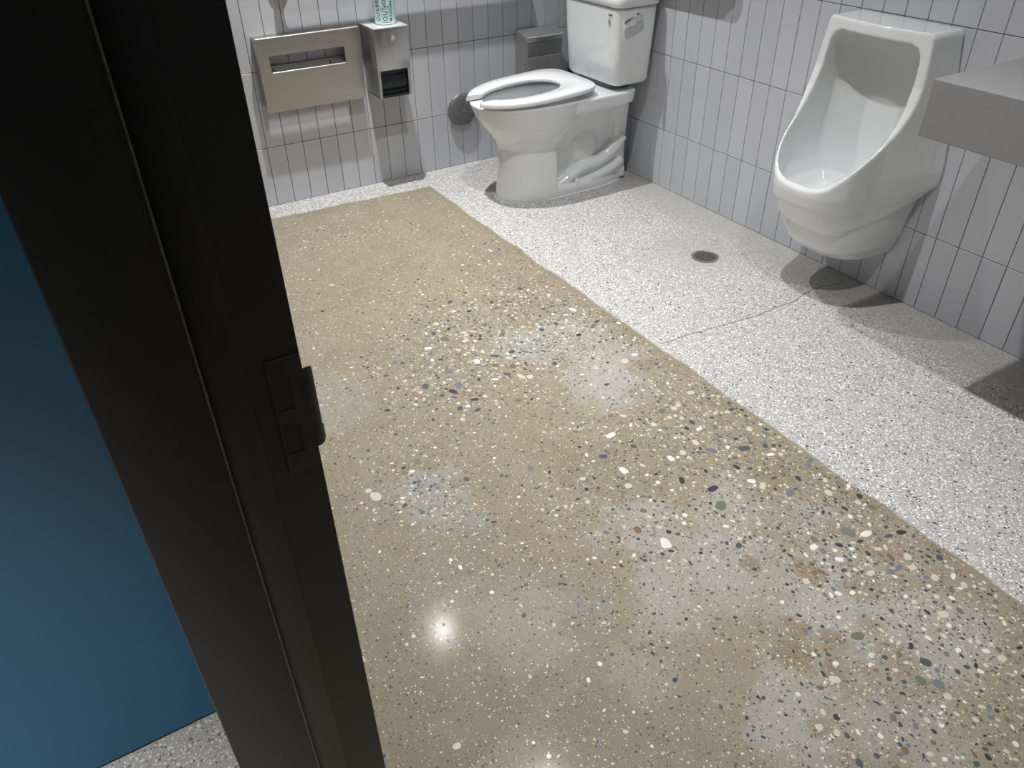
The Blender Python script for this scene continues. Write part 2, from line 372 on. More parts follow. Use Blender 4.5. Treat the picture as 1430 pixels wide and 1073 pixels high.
# ------------------------------------------------------------------ tiled walls
TW, TH, Z1, GAP, TT = .0762, .29724, .24689, .0022, .008
def tile_mesh(wd, h):
    bm = bmesh.new(); x0, x1, z0, z1, b_ = GAP / 2, wd - GAP / 2, GAP / 2, h - GAP / 2, .0011
    o_ = [(x0, z0), (x1, z0), (x1, z1), (x0, z1)]; i_ = [(x0 + b_, z0 + b_), (x1 - b_, z0 + b_), (x1 - b_, z1 - b_), (x0 + b_, z1 - b_)]
    r0 = [bm.verts.new((x, 0, z)) for x, z in o_]; r1 = [bm.verts.new((x, -TT + b_, z)) for x, z in o_]; r2 = [bm.verts.new((x, -TT, z)) for x, z in i_]
    for a, b in ((r0, r1), (r1, r2)):
        for k in range(4): bm.faces.new((a[k], a[(k + 1) % 4], b[(k + 1) % 4], b[k]))
    bm.faces.new(r2); bmesh.ops.recalc_face_normals(bm, faces=bm.faces)
    me = bpy.data.meshes.new('tile'); bm.to_mesh(me); bm.free(); me.materials.append(TILE); return me
TM_LOW, TM_FULL = tile_mesh(TW, Z1), tile_mesh(TW, TH)
def tiled_wall(wall, place, cols, n_ind):
    """place(c, z) -> matrix of the tile whose lower left corner is column c, height z"""
    me_all = bmesh.new()
    for c in cols:
        for row in range(9):
            z = 0 if row == 0 else Z1 + TH * (row - 1)
            if z + TH > CEIL and row: continue
            src = TM_LOW if row == 0 else TM_FULL
            j = rng.uniform(-.0012, .0012), rng.uniform(-.004, .004)
            mt = place(c, z) @ Matrix.Rotation(j[0], 4, 'X') @ Matrix.Rotation(j[1], 4, 'Z')
            if row < n_ind:
                o = bpy.data.objects.new('tile', src); COL.objects.link(o); o.parent = wall; o.matrix_world = mt
            else:
                me = src.copy(); me.transform(mt); me_all.from_mesh(me); bpy.data.meshes.remove(me)
    if len(me_all.verts):
        o = finish('upper_tiles', me_all, TILE, wall); o['kind'] = 'stuff'
# wall A (behind the toilet's left side): its tile faces lie in y = 0
bm = bmesh.new(); box(bm, -2.16, .12, TT - .0022, .12, 0, CEIL)
wallA = struct(finish('wall_back', bm, GROUT))
a0 = -1.50685
def placeA(c, z): return Matrix.Translation((a0 + TW * c, TT, z))
tiled_wall(wallA, placeA, range(-8, 19), 4)
# last sliver of tile at the corner
bm = bmesh.new(); box(bm, a0 + TW * 19 + GAP / 2, a0 + TW * 20 - .0045, 0, TT, .001, Z1 - .001, .001, 1)
for r_ in range(7): box(bm, a0 + TW * 19 + GAP / 2, -.001, 0, TT, Z1 + TH * r_ + .001, Z1 + TH * (r_ + 1) - .001, .001, 1)
finish('corner_tiles', bm, TILE, wallA)['kind'] = 'stuff'
# wall B (behind the toilet tank and urinal): tile faces in x = 0
bm = bmesh.new(); box(bm, TT - .0022, .12, YS, 0, 0, CEIL)
wallB = struct(finish('wall_right', bm, GROUT))
b0_ = -.56948
def placeB(c, z): return Matrix.Translation((TT, b0_ - TW * c, z)) @ Matrix.Rotation(-PI / 2, 4, 'Z')
tiled_wall(wallB, placeB, range(-7, 40), 4)
# rows beyond the view: the west and south walls of the room, the hallway side
bm = bmesh.new(); box(bm, -2.304, -2.155, -2.60, .12, 0, CEIL); box(bm, -2.304, -2.155, YS, -3.61, 0, CEIL); box(bm, -2.304, -2.155, -3.61, -2.60, 2.18, CEIL)
struct(finish('wall_left', bm, WHITEWALL))
bm = bmesh.new(); box(bm, -2.155, .12, YS - .1, YS, 0, CEIL); struct(finish('wall_front', bm, WHITEWALL))
bm = bmesh.new(); box(bm, XW, .12, YS - .1, .12, CEIL, CEIL + .1); struct(finish('ceiling', bm, CEILM))
bm = bmesh.new(); box(bm, XW, -2.32, -2.265, -2.235, .006, CEIL); o = struct(finish('wall_hallway', bm, BLUE))
bm = bmesh.new(); box(bm, XW, -2.32, -2.252, -2.235, 0, .006); struct(finish('shadow_gap_hallway', bm, RUBBER))  # black strip stands in for the shadow gap under the blue wall
bm = bmesh.new(); box(bm, XW - .1, XW, YS, -2.235, 0, CEIL); struct(finish('wall_hallway_end', bm, WHITEWALL))
bm = bmesh.new(); box(bm, XW, -2.304, YS - .1, YS, 0, CEIL); struct(finish('wall_hallway_side', bm, WHITEWALL))

# ------------------------------------------------------------------ ceiling downlights
def downlight(x, y, watts, label, grp=None, spread=92):
    t = thing('downlight', label, 'ceiling light', (x, y, CEIL), grp)
    bm = bmesh.new(); n = 40; prof = [(.085, 0), (.085, -.004), (.062, -.006), (.055, .0), (.050, -.001)]
    rings = [[bm.verts.new((x + r * math.cos(2 * PI * k / n), y + r * math.sin(2 * PI * k / n), CEIL + z - .0005)) for k in range(n)] for r, z in prof]
    for a, b in zip(rings, rings[1:]):
        for k in range(n): bm.faces.new((a[k], a[(k + 1) % n], b[(k + 1) % n], b[k]))
    under(t, finish('trim_ring', bm, WHITEP, smooth=True, angle=40))
    bm = bmesh.new(); cyl(bm, (x, y, CEIL - .002), (0, 0, 1), .05, .003, 40); under(t, finish('lens', bm, LENS))
    ld = bpy.data.lights.new('lamp', 'AREA'); ld.shape = 'DISK'; ld.size = .05; ld.spread = math.radians(spread); ld.energy = watts; ld.color = (1.0, .998, .99)
    lo = bpy.data.objects.new('lamp', ld); COL.objects.link(lo); lo.location = (x, y, CEIL - .012); under(t, lo)
for i, (x, y, wt) in enumerate(LIGHTS):
    downlight(x, y, wt, ['round ceiling downlight nearest the wall of the toilet paper dispenser', 'round ceiling downlight between the other two, level with the urinal', 'round ceiling downlight beside the doorway, level with the sink counter'][i], 'restroom downlights')
for x, y, wt in HALL_LIGHTS: downlight(x, y, wt, 'added unseen ceiling downlight that lights the blue hallway wall', None, 62)

# ------------------------------------------------------------------ black steel door frame, strike side nearest the camera
yr, ys = -2.650, -2.666
frame = struct(bpy.data.objects.new('door_1', None)); COL.objects.link(frame); frame.location = (-2.23, -3.1, 0)
def prism(prof, z0, z1, bev=0.0):
    bm = bmesh.new(); lo = [bm.verts.new((x, y, z0)) for x, y in prof]; hi = [bm.verts.new((x, y, z1)) for x, y in prof]
    n = len(prof)
    for k in range(n): bm.faces.new((lo[k], lo[(k + 1) % n], hi[(k + 1) % n], hi[k]))
    bm.faces.new(lo); bm.faces.new(hi); bmesh.ops.recalc_face_normals(bm, faces=bm.faces)
    if bev:
        ed = [e for e in bm.edges if abs(e.verts[0].co.z - e.verts[1].co.z) > .1]
        bmesh.ops.bevel(bm, geom=ed, offset=bev, segments=3, profile=.5, affect='EDGES')
    return bm
prof = [(-2.314, ys), (-2.230, ys), (-2.230, yr), (-2.145, yr), (-2.145, yr + .05), (-2.155, yr + .05), (-2.155, yr + .052), (-2.304, yr + .052), (-2.304, yr + .05), (-2.314, yr + .05)]
under(frame, finish('jamb', prism(prof, 0, 2.18, .0016), FRAME, smooth=True, angle=35))
mir = [(x, -3.10 - (y + 3.10) - .01) for x, y in prof]
under(frame, finish('jamb', prism(mir, 0, 2.18, .0016), FRAME, smooth=True, angle=35))
bm = bmesh.new(); box(bm, -2.314, -2.145, -3.56, -2.65, 2.13, 2.18, .0016); under(frame, finish('header', bm, FRAME))
bm = bmesh.new(); box(bm, -2.2298, -2.1955, yr - .0030, yr, 0.002, 2.12, .0008, 2); under(frame, finish('gasket_strip', bm, FRAME, smooth=True, angle=35))
bm = bmesh.new(); box(bm, -2.2316, -2.2298, ys - .0006, ys + .0012, 0.002, 2.12, .0005, 2); o = under(frame, finish('stop_edge', bm, FRAMEE)); o['label'] = 'thin lighter strip painted as edge highlight'  # pale strip stands in for the highlight along the stop
# strike plate with two latch holes and a lip curving past the frame edge
bm = bmesh.new()
px0, px1, pz0, pz1 = -2.1775, -2.1462, .805, .934; yp = yr - .0016
xs = [px0, -2.1745, -2.1590, px1]; zs = [pz0, .828, .864, .878, .9145, pz1]
for i in range(3):
    for j in range(5):
        if i == 1 and j in (1, 3): continue
        box(bm, xs[i], xs[i + 1], yp, yr + .0002, zs[j], zs[j + 1])
bmesh.ops.remove_doubles(bm, verts=bm.verts, dist=1e-6)
sp = under(frame, finish('strike_plate', bm, BRONZE)); sp['label'] = 'dark bronze strike plate with two latch holes'
bm = bmesh.new(); n = 10; rows = []
for k in range(n + 1):
    a = k / n * 1.15; x = px1 - .001 + .0105 * math.sin(a) / math.sin(1.15); y = yp + .006 * (1 - math.cos(a))
    zz = .003 * (k / n) ** 4
    rows.append([Vector((x, y, .827 + zz)), Vector((x, y, .917 - zz)), Vector((x, y + .0018, .917 - zz)), Vector((x, y + .0018, .827 + zz))])
rr = [[bm.verts.new(v) for v in r] for r in rows]
for a, b in zip(rr, rr[1:]):
    for k in range(4): bm.faces.new((a[k], a[(k + 1) % 4], b[(k + 1) % 4], b[k]))
bm.faces.new(rr[0]); bm.faces.new(rr[-1])
def sub(o, parent): o.parent = parent; o.matrix_parent_inverse = parent.matrix_world.inverted(); return o
bpy.context.view_layer.update()
lip = sub(finish('lip', bm, BRONZE, smooth=True, angle=40), sp)
bm = bmesh.new(); x_, y_, _ = rows[-1][0]; box(bm, x_ - .0006, x_ + .0008, y_ - .0002, y_ + .0021, .832, .848, .0003, 1); sub(finish('worn_edge', bm, COPPER), sp)
for zz in (.925, .8155):
    bm = bmesh.new(); cyl(bm, (-2.1665, yp - .0002, zz), (0, -1, 0), .0042, .0014, 20); box(bm, -2.1700, -2.1630, yp - .0013, yp - .0008, zz - .0006, zz + .0006)
    sub(finish('screw', bm, BRONZE), sp)
for z0, z1 in ((.828, .864), (.878, .9145)):
    bm = bmesh.new(); box(bm, -2.1745, -2.1590, yr - .0006, yr - .0001, z0, z1); sub(finish('latch_hole', bm, BLACKP), sp)

# ------------------------------------------------------------------ toilet
YC = -.47
toilet = thing('toilet', 'white floor-mounted porcelain toilet with open-front seat, tank against the right wall', 'toilet', (-.40, YC, 0))
bm = bmesh.new()
def sc(z, xf, xb, xc, hw, nf=2.0, nb=2.0): return sect(z, xf, xb, xc, hw, nf, nb, YC)
loft(bm, [sc(.12, -.60, -.46, -.52, .05), sc(.17, -.650, -.42, -.52, .095), sc(.215, -.664, -.40, -.51, .112), sc(.25, -.678, -.37, -.50, .128), sc(.285, -.704, -.33, -.50, .148),
          sc(.32, -.735, -.29, -.50, .166), sc(.36, -.762, -.26, -.50, .178), sc(.395, -.779, -.24, -.50, .186), sc(.408, -.784, -.235, -.50, .188, 2.1, 2.4), sc(.415, -.781, -.235, -.50, .186, 2.1, 2.4)])
loft(bm, [sc(0, -.682, -.448, -.47, .123, 2.15, 9), sc(.03, -.679, -.448, -.47, .121, 2.15, 9), sc(.12, -.665, -.450, -.47, .116, 2.15, 9), sc(.20, -.664, -.453, -.48, .115, 2.15, 9), sc(.255, -.67, -.458, -.48, .112, 2.1, 9)])
loft(bm, [sc(0, -.682, -.055, -.40, .124, 2.3, 3.2), sc(.030, -.679, -.055, -.40, .122, 2.3, 3.2), sc(.040, -.67, -.060, -.40, .114, 2.3, 3.2)])          # foot flange
loft(bm, [sc(.02, -.50, -.070, -.30, .062, 4, 5), sc(.20, -.50, -.065, -.30, .064, 4, 5), sc(.30, -.50, -.060, -.30, .085, 4, 5), sc(.37, -.50, -.055, -.30, .12, 4, 5)])    # rear core
loft(bm, [sc(.02, -.165, -.060, -.11, .088, 4, 5), sc(.10, -.150, -.060, -.11, .088, 4, 5), sc(.22, -.140, -.060, -.11, .092, 4, 5), sc(.36, -.150, -.060, -.11, .105, 4, 5)])  # rear column
loft(bm, [sc(.352, -.42, -.10, -.26, .168, 4, 4.5), sc(.366, -.44, -.075, -.26, .184, 4, 4.5), sc(.406, -.46, -.070, -.26, .189, 4, 4.5), sc(.415, -.455, -.075, -.26, .186, 4, 4.5)])   # deck
t = bmesh.new(); bmesh.ops.create_uvsphere(t, u_segments=32, v_segments=16, radius=1)
merge(bm, t, Matrix.Translation((-.285, YC, .185)) @ Matrix.Diagonal((.115, .088, .13, 1)))
for s in (-1, 1):
    tube(bm, [(-.43, YC + s * .085, .035), (-.38, YC + s * .088, .060), (-.33, YC + s * .086, .085), (-.28, YC + s * .084, .098), (-.22, YC + s * .082, .104), (-.17, YC + s * .082, .125), (-.12, YC + s * .082, .165), (-.09, YC + s * .08, .20)], [.018, .022, .024, .026, .027, .028, .03, .03], 16)
    tube(bm, [(-.27, YC + s * .098, .040), (-.20, YC + s * .096, .050), (-.14, YC + s * .092, .068), (-.09, YC + s * .085, .09)], [.018, .022, .024, .024], 12)
cav = bmesh.new()
loft(cav, [sc(.235, -.60, -.46, -.53, .04), sc(.25, -.65, -.40, -.53, .08), sc(.29, -.70, -.36, -.53, .112), sc(.34, -.725, -.33, -.53, .128), sc(.385, -.735, -.315, -.53, .135), sc(.40, -.728, -.32, -.53, .128), sc(.44, -.728, -.32, -.53, .128)])
for s in (-1, 1):
    for x0, x1, z1, y in ((-.40, -.07, .055, .098), (-.33, -.07, .085, .088), (-.22, -.07, .115, .084), (-.15, -.07, .17, .082)): box(bm, x0, x1, YC + min(0, s * y), YC + max(0, s * y), .01, z1)
me = remesh_obj(bm, .0036, 7, [cav]); me.materials.clear(); me.materials.append(PORC)
under(toilet, link('bowl', me))
# darker trap mouth and water at the bottom of the bowl
bm = bmesh.new(); loft(bm, [sc(.252, -.642, -.41, -.53, .076), sc(.254, -.642, -.41, -.53, .076)]); under(toilet, finish('water', bm, WATER, smooth=True, angle=30))
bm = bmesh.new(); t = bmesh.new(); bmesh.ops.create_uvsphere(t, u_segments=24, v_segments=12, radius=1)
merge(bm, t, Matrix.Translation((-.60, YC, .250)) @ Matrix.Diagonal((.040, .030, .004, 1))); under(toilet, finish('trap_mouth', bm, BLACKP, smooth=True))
# caulk line on the floor round the foot
bm = bmesh.new(); loft(bm, [sc(0, -.686, -.050, -.40, .128, 2.3, 3.2), sc(.0025, -.685, -.051, -.40, .127, 2.3, 3.2)]); under(toilet, finish('caulk_bead', bm, WHITEP))
# open-front seat, raised slightly towards its hinges
bm = bmesh.new(); ring = []; nn = 96
Z0, TLT = .4185, .050
def egg(t, xf, xb, xc, hw, nf, nb):
    c, s = math.cos(t), math.sin(t); e, L = (nf, xc - xf) if c < 0 else (nb, xb - xc)
    return xc + math.copysign(abs(c) ** (2 / e), c) * L, math.copysign(abs(s) ** (2 / e), s) * hw
prof_s = [(0, 0.0), (-.001, .006), (.0, .013), (.006, .018), (.5, .0195), (.94, .0165), (1.0, .011), (1.0, .003), (.97, 0)]
for k in range(nn + 1):
    t = -PI + .21 + (2 * PI - .42) * k / nn
    ox, oy = egg(t, -.792, -.282, -.52, .188, 2.05, 5.0)
    ix, iy = egg(t, -.732, -.388, -.54, .106, 2.05, 2.2)
    if ox < -.70 and abs(iy) < .050: iy = math.copysign(.050, iy)
    if ox < -.70 and abs(oy) < .056: oy = math.copysign(.056, oy)
    row = []
    for f, z in prof_s:
        if f < 0: px, py = ox + (ix - ox) * 0, oy
        elif f < .02 and f > 0: px, py = ox + (ix - ox) * .06, oy + (iy - oy) * .06
        else: px, py = ox + (ix - ox) * f, oy + (iy - oy) * f
        row.append(bm.verts.new((px, YC + py, Z0 + z + TLT * (px + .792))))
    ring.append(row)
m_ = len(prof_s)
for a, b in zip(ring, ring[1:]):
    for k in range(m_): bm.faces.new((a[k], a[(k + 1) % m_], b[(k + 1) % m_], b[k]))
bm.faces.new(ring[0]); bm.faces.new(ring[-1])
seat = under(toilet, finish('seat', bm, SEATM, smooth=True, angle=50))
bpy.context.view_layer.update()
for s in (-1, 1):
    bm = bmesh.new(); box(bm, -.315, -.262, YC + s * .075 - .022, YC + s * .075 + .022, .414, .442, .004, 2); sub(finish('hinge', bm, SEATM, smooth=True, angle=40), seat)
    bm = bmesh.new(); box(bm, -.60, -.56, YC + s * .150 - .008, YC + s * .150 + .008, .414, .434, .003, 2); sub(finish('bumper', bm, SEATM), seat)
# tank and lid
bm = bmesh.new()
loft(bm, [sc(.434, -.200, -.050, -.12, .158, 9, 7), sc(.440, -.214, -.038, -.12, .170, 9, 7), sc(.452, -.221, -.032, -.12, .176, 9, 7), sc(.60, -.229, -.026, -.12, .184, 9, 7), sc(.728, -.235, -.022, -.12, .190, 9, 7), sc(.731, -.230, -.026, -.12, .186, 9, 7)])
tank = under(toilet, finish('tank', bm, PORC, smooth=True, angle=60))
bm = bmesh.new(); loft(bm, [sc(.730, -.228, -.03, -.12, .183, 5, 5), sc(.7355, -.228, -.03, -.12, .183, 5, 5)]); under(toilet, finish('lid_gap', bm, BLACKP))
bm = bmesh.new(); loft(bm, [sc(.7345, -.236, -.020, -.12, .192, 9, 7), sc(.738, -.242, -.016, -.12, .197, 9, 7), sc(.762, -.244, -.014, -.12, .199, 9, 7), sc(.772, -.238, -.018, -.12, .194, 9, 7), sc(.776, -.222, -.03, -.12, .18, 9, 7)])
under(toilet, finish('tank_lid', bm, PORC, smooth=True, angle=60))
bm = bmesh.new(); loft(bm, [sc(.414, -.200, -.085, -.14, .13, 4, 4), sc(.436, -.196, -.085, -.14, .125, 4, 4)]); under(toilet, finish('tank_gasket', bm, simple('gasket_grey', (.16, .17, .18), .6)))
bpy.context.view_layer.update()
# flush lever on the tank's right side
bm = bmesh.new(); cyl(bm, (-.130, -.661, .701), (0, -1, 0), .017, .008, 28, bev=.002); cyl(bm, (-.130, -.671, .701), (0, -1, 0), .009, .016, 20, bev=.002)
tube(bm, [(-.128, -.677, .703), (-.150, -.680, .704), (-.178, -.681, .698), (-.205, -.680, .688), (-.216, -.679, .684)], [.006, .0075, .0075, .009, .006], 14)
o = sub(finish('flush_lever', bm, CHROME, smooth=True, angle=50), tank); o['label'] = 'chrome flush lever'
# printed marks: a small word bar and an emblem of ring, dot and ticks
def on_tank(px, pz):     # front face of the tank at lateral offset px (from centre), height pz
    return -.2355 - .0002
bm = bmesh.new()
for i in range(4): box(bm, -.2361, -.2330, -.604 - i * .0052, -.600 - i * .0052, .7055, .7095)
for k in range(16):
    a0_, a1_ = 2 * PI * k / 16, 2 * PI * (k + 1) / 16
    vs = [bm.verts.new((-.2361, -.607 + r * math.cos(a), .683 + 1.35 * r * math.sin(a))) for r, a in ((.0052, a0_), (.0070, a0_), (.0070, a1_), (.0052, a1_))]; bm.faces.new(vs)
cyl(bm, (-.2345, -.607, .683), (1, 0, 0), .0026, .0034, 16)
for dz in (.013, -.013, -.018): box(bm, -.2361, -.2330, -.6078, -.6062, .683 + dz - .0012, .683 + dz + .0012)
sub(finish('printed_mark', bm, MARK), tank)
# bolt caps on the foot
for s in (-1, 1):
    bm = bmesh.new(); cyl(bm, (-.345, YC + s * .108, .046), (0, 0, 1), .013, .022, 24, r2=.011, bev=.002); under(toilet, finish('bolt_cap', bm, WHITEP, smooth=True, angle=40))

# ------------------------------------------------------------------ urinal
YU = -1.737
urinal = thing('urinal', 'white porcelain wall-hung urinal between the toilet and the grey sink counter', 'urinal', (-.002, YU, .13))
def lerp_tab(tab, z):
    if z <= tab[0][0]: return tab[0][1]
    for (a, va), (b, vb) in zip(tab, tab[1:]):
        if z <= b: return va + (vb - va) * (z - a) / (b - a)
    return tab[-1][1]
FL = [(.13, .0), (.20, .03), (.245, .10), (.258, .14), (.28, .26), (.38, .33), (.48, .34), (.56, .29), (.66, .13), (.76, .0)]
LF = [(.148, .05), (.175, .4), (.21, .8), (.24, 1), (.275, 1), (.315, .75), (.345, .5), (.385, .25), (.45, 0)]
def uc(z, w_, d, n_):
    out = []
    for v in sect(z, -d, .0, -.02, w_, n_, 12, YU, 96):
        f = max(0.0, 1 - abs(v.x) / .27); f2 = max(0.0, 1 - abs(v.x) / .215)
        out.append(Vector((v.x, YU + (v.y - YU) * (1 + lerp_tab(FL, z) * f2 ** .9), v.z + .105 * lerp_tab(LF, z) * f)))
    return out
bm = bmesh.new()
loft(bm, [uc(.128, .07, .09, 2.4), uc(.134, .118, .17, 2.5), uc(.148, .146, .212, 2.7), uc(.175, .163, .250, 2.9), uc(.21, .170, .270, 3.0), uc(.240, .173, .280, 3.0), uc(.256, .173, .283, 3.0), uc(.275, .175, .312, 3.0),
          uc(.315, .175, .338, 2.8), uc(.345, .178, .358, 2.9), uc(.385, .180, .366, 3.0), uc(.45, .181, .366, 3.1), uc(.60, .181, .36, 3.3), uc(.80, .179, .35, 5), uc(.828, .177, .34, 6), uc(.84, .168, .33, 6)])
cav = bmesh.new()
def cc(z, w_, d, n_, xb=-.045): return sect(z, -d, xb, -.10, w_, n_, 3.5, YU, 80)
loft(cav, [sect(.300, -.22, -.14, -.18, .03, 2, 2, YU, 80), sect(.306, -.27, -.10, -.18, .075, 2, 2.4, YU, 80), cc(.325, .122, .305, 2.3, -.065), cc(.36, .148, .342, 2.7), cc(.40, .160, .352, 2.9), cc(.45, .166, .354, 3.0), cc(.52, .166, .352, 3.2), cc(.60, .163, .35, 3.6), cc(.70, .157, .36, 5), cc(.755, .155, .36, 5), cc(.780, .150, .36, 5), cc(.798, .138, .36, 5), cc(.806, .118, .36, 4)])
cut = bmesh.new()
cp = [(-.158, .90), (-.160, .84), (-.164, .78), (-.170, .70), (-.182, .64), (-.200, .595), (-.228, .55), (-.262, .515), (-.295, .482), (-.325, .447), (-.345, .42), (-.368, .397), (-.42, .392), (-.5, .392), (-.5, .9)]
strips = []
for j in range(13):
    dy = -.3 + .05 * j; rowv = []
    for x, z in cp:
        k_ = min(1, max(0, (z - .50) / .2)) * .022; rowv.append(cut.verts.new((x + (k_ * min(1.2, (dy / .17) ** 2) if x > -.4 else 0), YU + dy, z)))
    strips.append(rowv)
for a_, b_ in zip(strips, strips[1:]):
    for k in range(len(cp)): cut.faces.new((a_[k], a_[(k + 1) % len(cp)], b_[(k + 1) % len(cp)], b_[k]))
cut.faces.new(strips[0]); cut.faces.new(strips[-1])
me = remesh_obj(bm, .0038, 9, [cut, cav]); me.materials.clear(); me.materials.append(PORC)
under(urinal, link('basin', me))
bm = bmesh.new(); cyl(bm, (-.235, YU, .3065), (0, 0, 1), .030, .003, 32); under(urinal, finish('drain', bm, STEELD))
bm = bmesh.new(); cyl(bm, (-.045, -1.81, .16), (0, 0, 1), .018, .075, 20); under(urinal, finish('waste_pipe', bm, RUBBER, smooth=True, angle=40))

# ------------------------------------------------------------------ sink counter
bm = bmesh.new(); box(bm, -.520, -.001, -3.60, -2.174, .706, .835, .002, 2)
o = finish('sink_counter', bm, COUNTER); o['label'] = 'thick grey solid-surface sink counter on the right wall beside the urinal'; o['category'] = 'counter'

# ------------------------------------------------------------------ floor drain
fd = thing('floor_drain', 'small round stainless floor drain in the light terrazzo near the urinal', 'drain', (-.315, -1.365, 0))
cx, cy, R = -.315, -1.365, .052
bm = bmesh.new(); n = 48
prof_d = [(R, 0), (R - .001, .0018), (R - .009, .0018), (R - .010, .0008)]
rings = [[bm.verts.new((cx + r * math.cos(2 * PI * k / n), cy + r * math.sin(2 * PI * k / n), z)) for k in range(n)] for r, z in prof_d]
for a, b in zip(rings, rings[1:]):
    for k in range(n): bm.faces.new((a[k], a[(k + 1) % n], b[(k + 1) % n], b[k]))
under(fd, finish('rim', bm, simple('drain_steel', (.62, .61, .58), .3, 1.0, nscale=300, namt=.15)))
bm = bmesh.new(); cyl(bm, (cx, cy, .0003), (0, 0, 1), R - .008, .0004, 48); under(fd, finish('sump', bm, BLACKP))
bm = bmesh.new(); st = .0088
for k in range(-4, 5):
    o_ = k * st; L = math.sqrt(max(0, (R - .009) ** 2 - o_ ** 2))
    box(bm, cx - L, cx + L, cy + o_ - .0026, cy + o_ + .0026, .0006, .0016); box(bm, cx + o_ - .0026, cx + o_ + .0026, cy - L, cy + L, .0006, .0016)
under(fd, finish('grate', bm, simple('grate_steel', (.55, .54, .52), .35, 1.0, nscale=300, namt=.15)))

# ------------------------------------------------------------------ seat cover dispenser on the back wall
X0, X1, ZB, ZT, D = -1.487, -1.068, .398, .672, .056
sd = thing('seat_cover_dispenser', 'wide brushed steel toilet seat cover dispenser with long slot, nearest the door frame', 'dispenser', (-1.277, 0, .40))
sx0, sx1, sz0, sz1 = -1.445, -1.138, .545, .607
bm = bmesh.new(); th = .0014
def plate(x0, x1, z0, z1): box(bm, x0, x1, -D, -D + th, z0, z1)
xs = [X0, sx0, sx1, X1]; zs = [ZB, sz0, sz1, ZT]
for i in range(3):
    for j in range(3):
        if i == 1 and j == 1: continue
        plate(xs[i], xs[i + 1], zs[j], zs[j + 1])
bmesh.ops.remove_doubles(bm, verts=bm.verts, dist=1e-6)
under(sd, finish('front_panel', bm, STEEL))
bm = bmesh.new(); box(bm, X0, X0 + th, -D + th, -.001, ZB + .02, ZT); box(bm, X1 - th, X1, -D + th, -.001, ZB + .02, ZT); box(bm, X0, X1, -D + .0003, -.001, ZT - .001, ZT + .0006); under(sd, finish('shell', bm, STEEL))
bm = bmesh.new(); tube(bm, [(X0 + .002, -D - .0002, ZT), (X1 - .002, -D - .0002, ZT)], .0021, 10); tube(bm, [(sx0 + .004, -D - .0006, sz0), (sx1 - .002, -D - .0006, sz0)], .0022, 10); under(sd, finish('rolled_edge', bm, EDGE, smooth=True, angle=50))
bm = bmesh.new(); box(bm, X0 + .03, X1 - .03, -.012, -.001, .500, .562, .001, 1); PLATE = simple('satin_plate', (.62, .60, .56), .45, .35)
bk = under(sd, finish('mounting_plate', bm, PLATE))
bm = bmesh.new(); box(bm, X0 + .03, X1 - .03, -.020, -.012, .518, .531, .001, 1); under(sd, finish('inner_ledge', bm, PLATE))
bpy.context.view_layer.update()
for x in (-1.425, -1.19):
    bm = bmesh.new(); cyl(bm, (x, -.0130, .546), (0, -1, 0), .004, .003, 16, bev=.001); sub(finish('rivet', bm, STEELD, smooth=True), bk)

# ------------------------------------------------------------------ toilet paper dispenser with a cup on top
X0, X1, D = -1.043, -.897, .147
tp = thing('paper_dispenser', 'narrow brushed steel toilet paper dispenser with round lock and dark lower opening, under the cup', 'dispenser', (-.97, 0, .40))
bm = bmesh.new(); box(bm, X0, X1, -D, -.001, .512, .672, .0015, 2); bx_ = under(tp, finish('upper_case', bm, STEELV, smooth=True, angle=30))
bm = bmesh.new(); box(bm, X0 - .001, X1 + .001, -D - .002, -.001, .6705, .6745, .001, 2); under(tp, finish('top_plate', bm, EDGE))  # plate takes the highlight colour so its front edge looks lit
for x0, x1 in ((X0 + .001, X0 + .004), (X1 - .012, X1 - .009)):
    bm = bmesh.new(); box(bm, x0, x1, -D + .006, -.001, .410, .513); box(bm, x0, x0 + .012, -D + .004, -D + .007, .404, .512); under(tp, finish('side_cheek', bm, STEELV))
bm = bmesh.new(); box(bm, X0 + .012, X1 - .014, -D + .028, -.002, .412, .511); cyl(bm, ((X0 + X1) / 2, -D + .060, .46), (1, 0, 0), .046, X1 - X0 - .03, 32)
under(tp, finish('dark_interior', bm, BLACKP, smooth=True, angle=40))  # black box and roll cylinder fill the lower opening
bm = bmesh.new(); box(bm, X0 + .004, X1 - .012, -D + .008, -.004, .404, .411); under(tp, finish('bottom_bar', bm, BLACKP))
bpy.context.view_layer.update()
bm = bmesh.new(); cyl(bm, (-.968, -D - .004, .634), (0, -1, 0), .011, .008, 28, bev=.003); o = sub(finish('lock', bm, CHROME, smooth=True, angle=60), bx_); o['label'] = 'round chrome lock'
# translucent teal cup with dark lettering in upright columns
zc = .6752; cxx, cyy = -.958, -.075
cup = thing('plastic_cup', 'translucent teal plastic cup with columns of dark lettering, standing on the paper dispenser', 'cup', (cxx, cyy, zc))
bm = bmesh.new(); n = 48; prof_c = [(.0, .0), (.036, 0), (.0405, .003), (.0425, .02), (.048, .10), (.0495, .118), (.051, .119), (.0485, .118), (.0465, .10), (.041, .02), (.038, .004), (.0, .003)]
rings = []
for r, z in prof_c:
    if r == 0: rings.append([bm.verts.new((cxx, cyy, zc + z))] * n)
    else: rings.append([bm.verts.new((cxx + r * math.cos(2 * PI * k / n), cyy + r * math.sin(2 * PI * k / n), zc + z)) for k in range(n)])
for a, b in zip(rings, rings[1:]):
    for k in range(n):
        vs = []
        for v in (a[k], a[(k + 1) % n], b[(k + 1) % n], b[k]):
            if v not in vs: vs.append(v)
        bm.faces.new(vs)
under(cup, finish('body', bm, CUP, smooth=True, angle=50))
camdir = math.atan2(-3.24 + .075, -2.278 + .958)
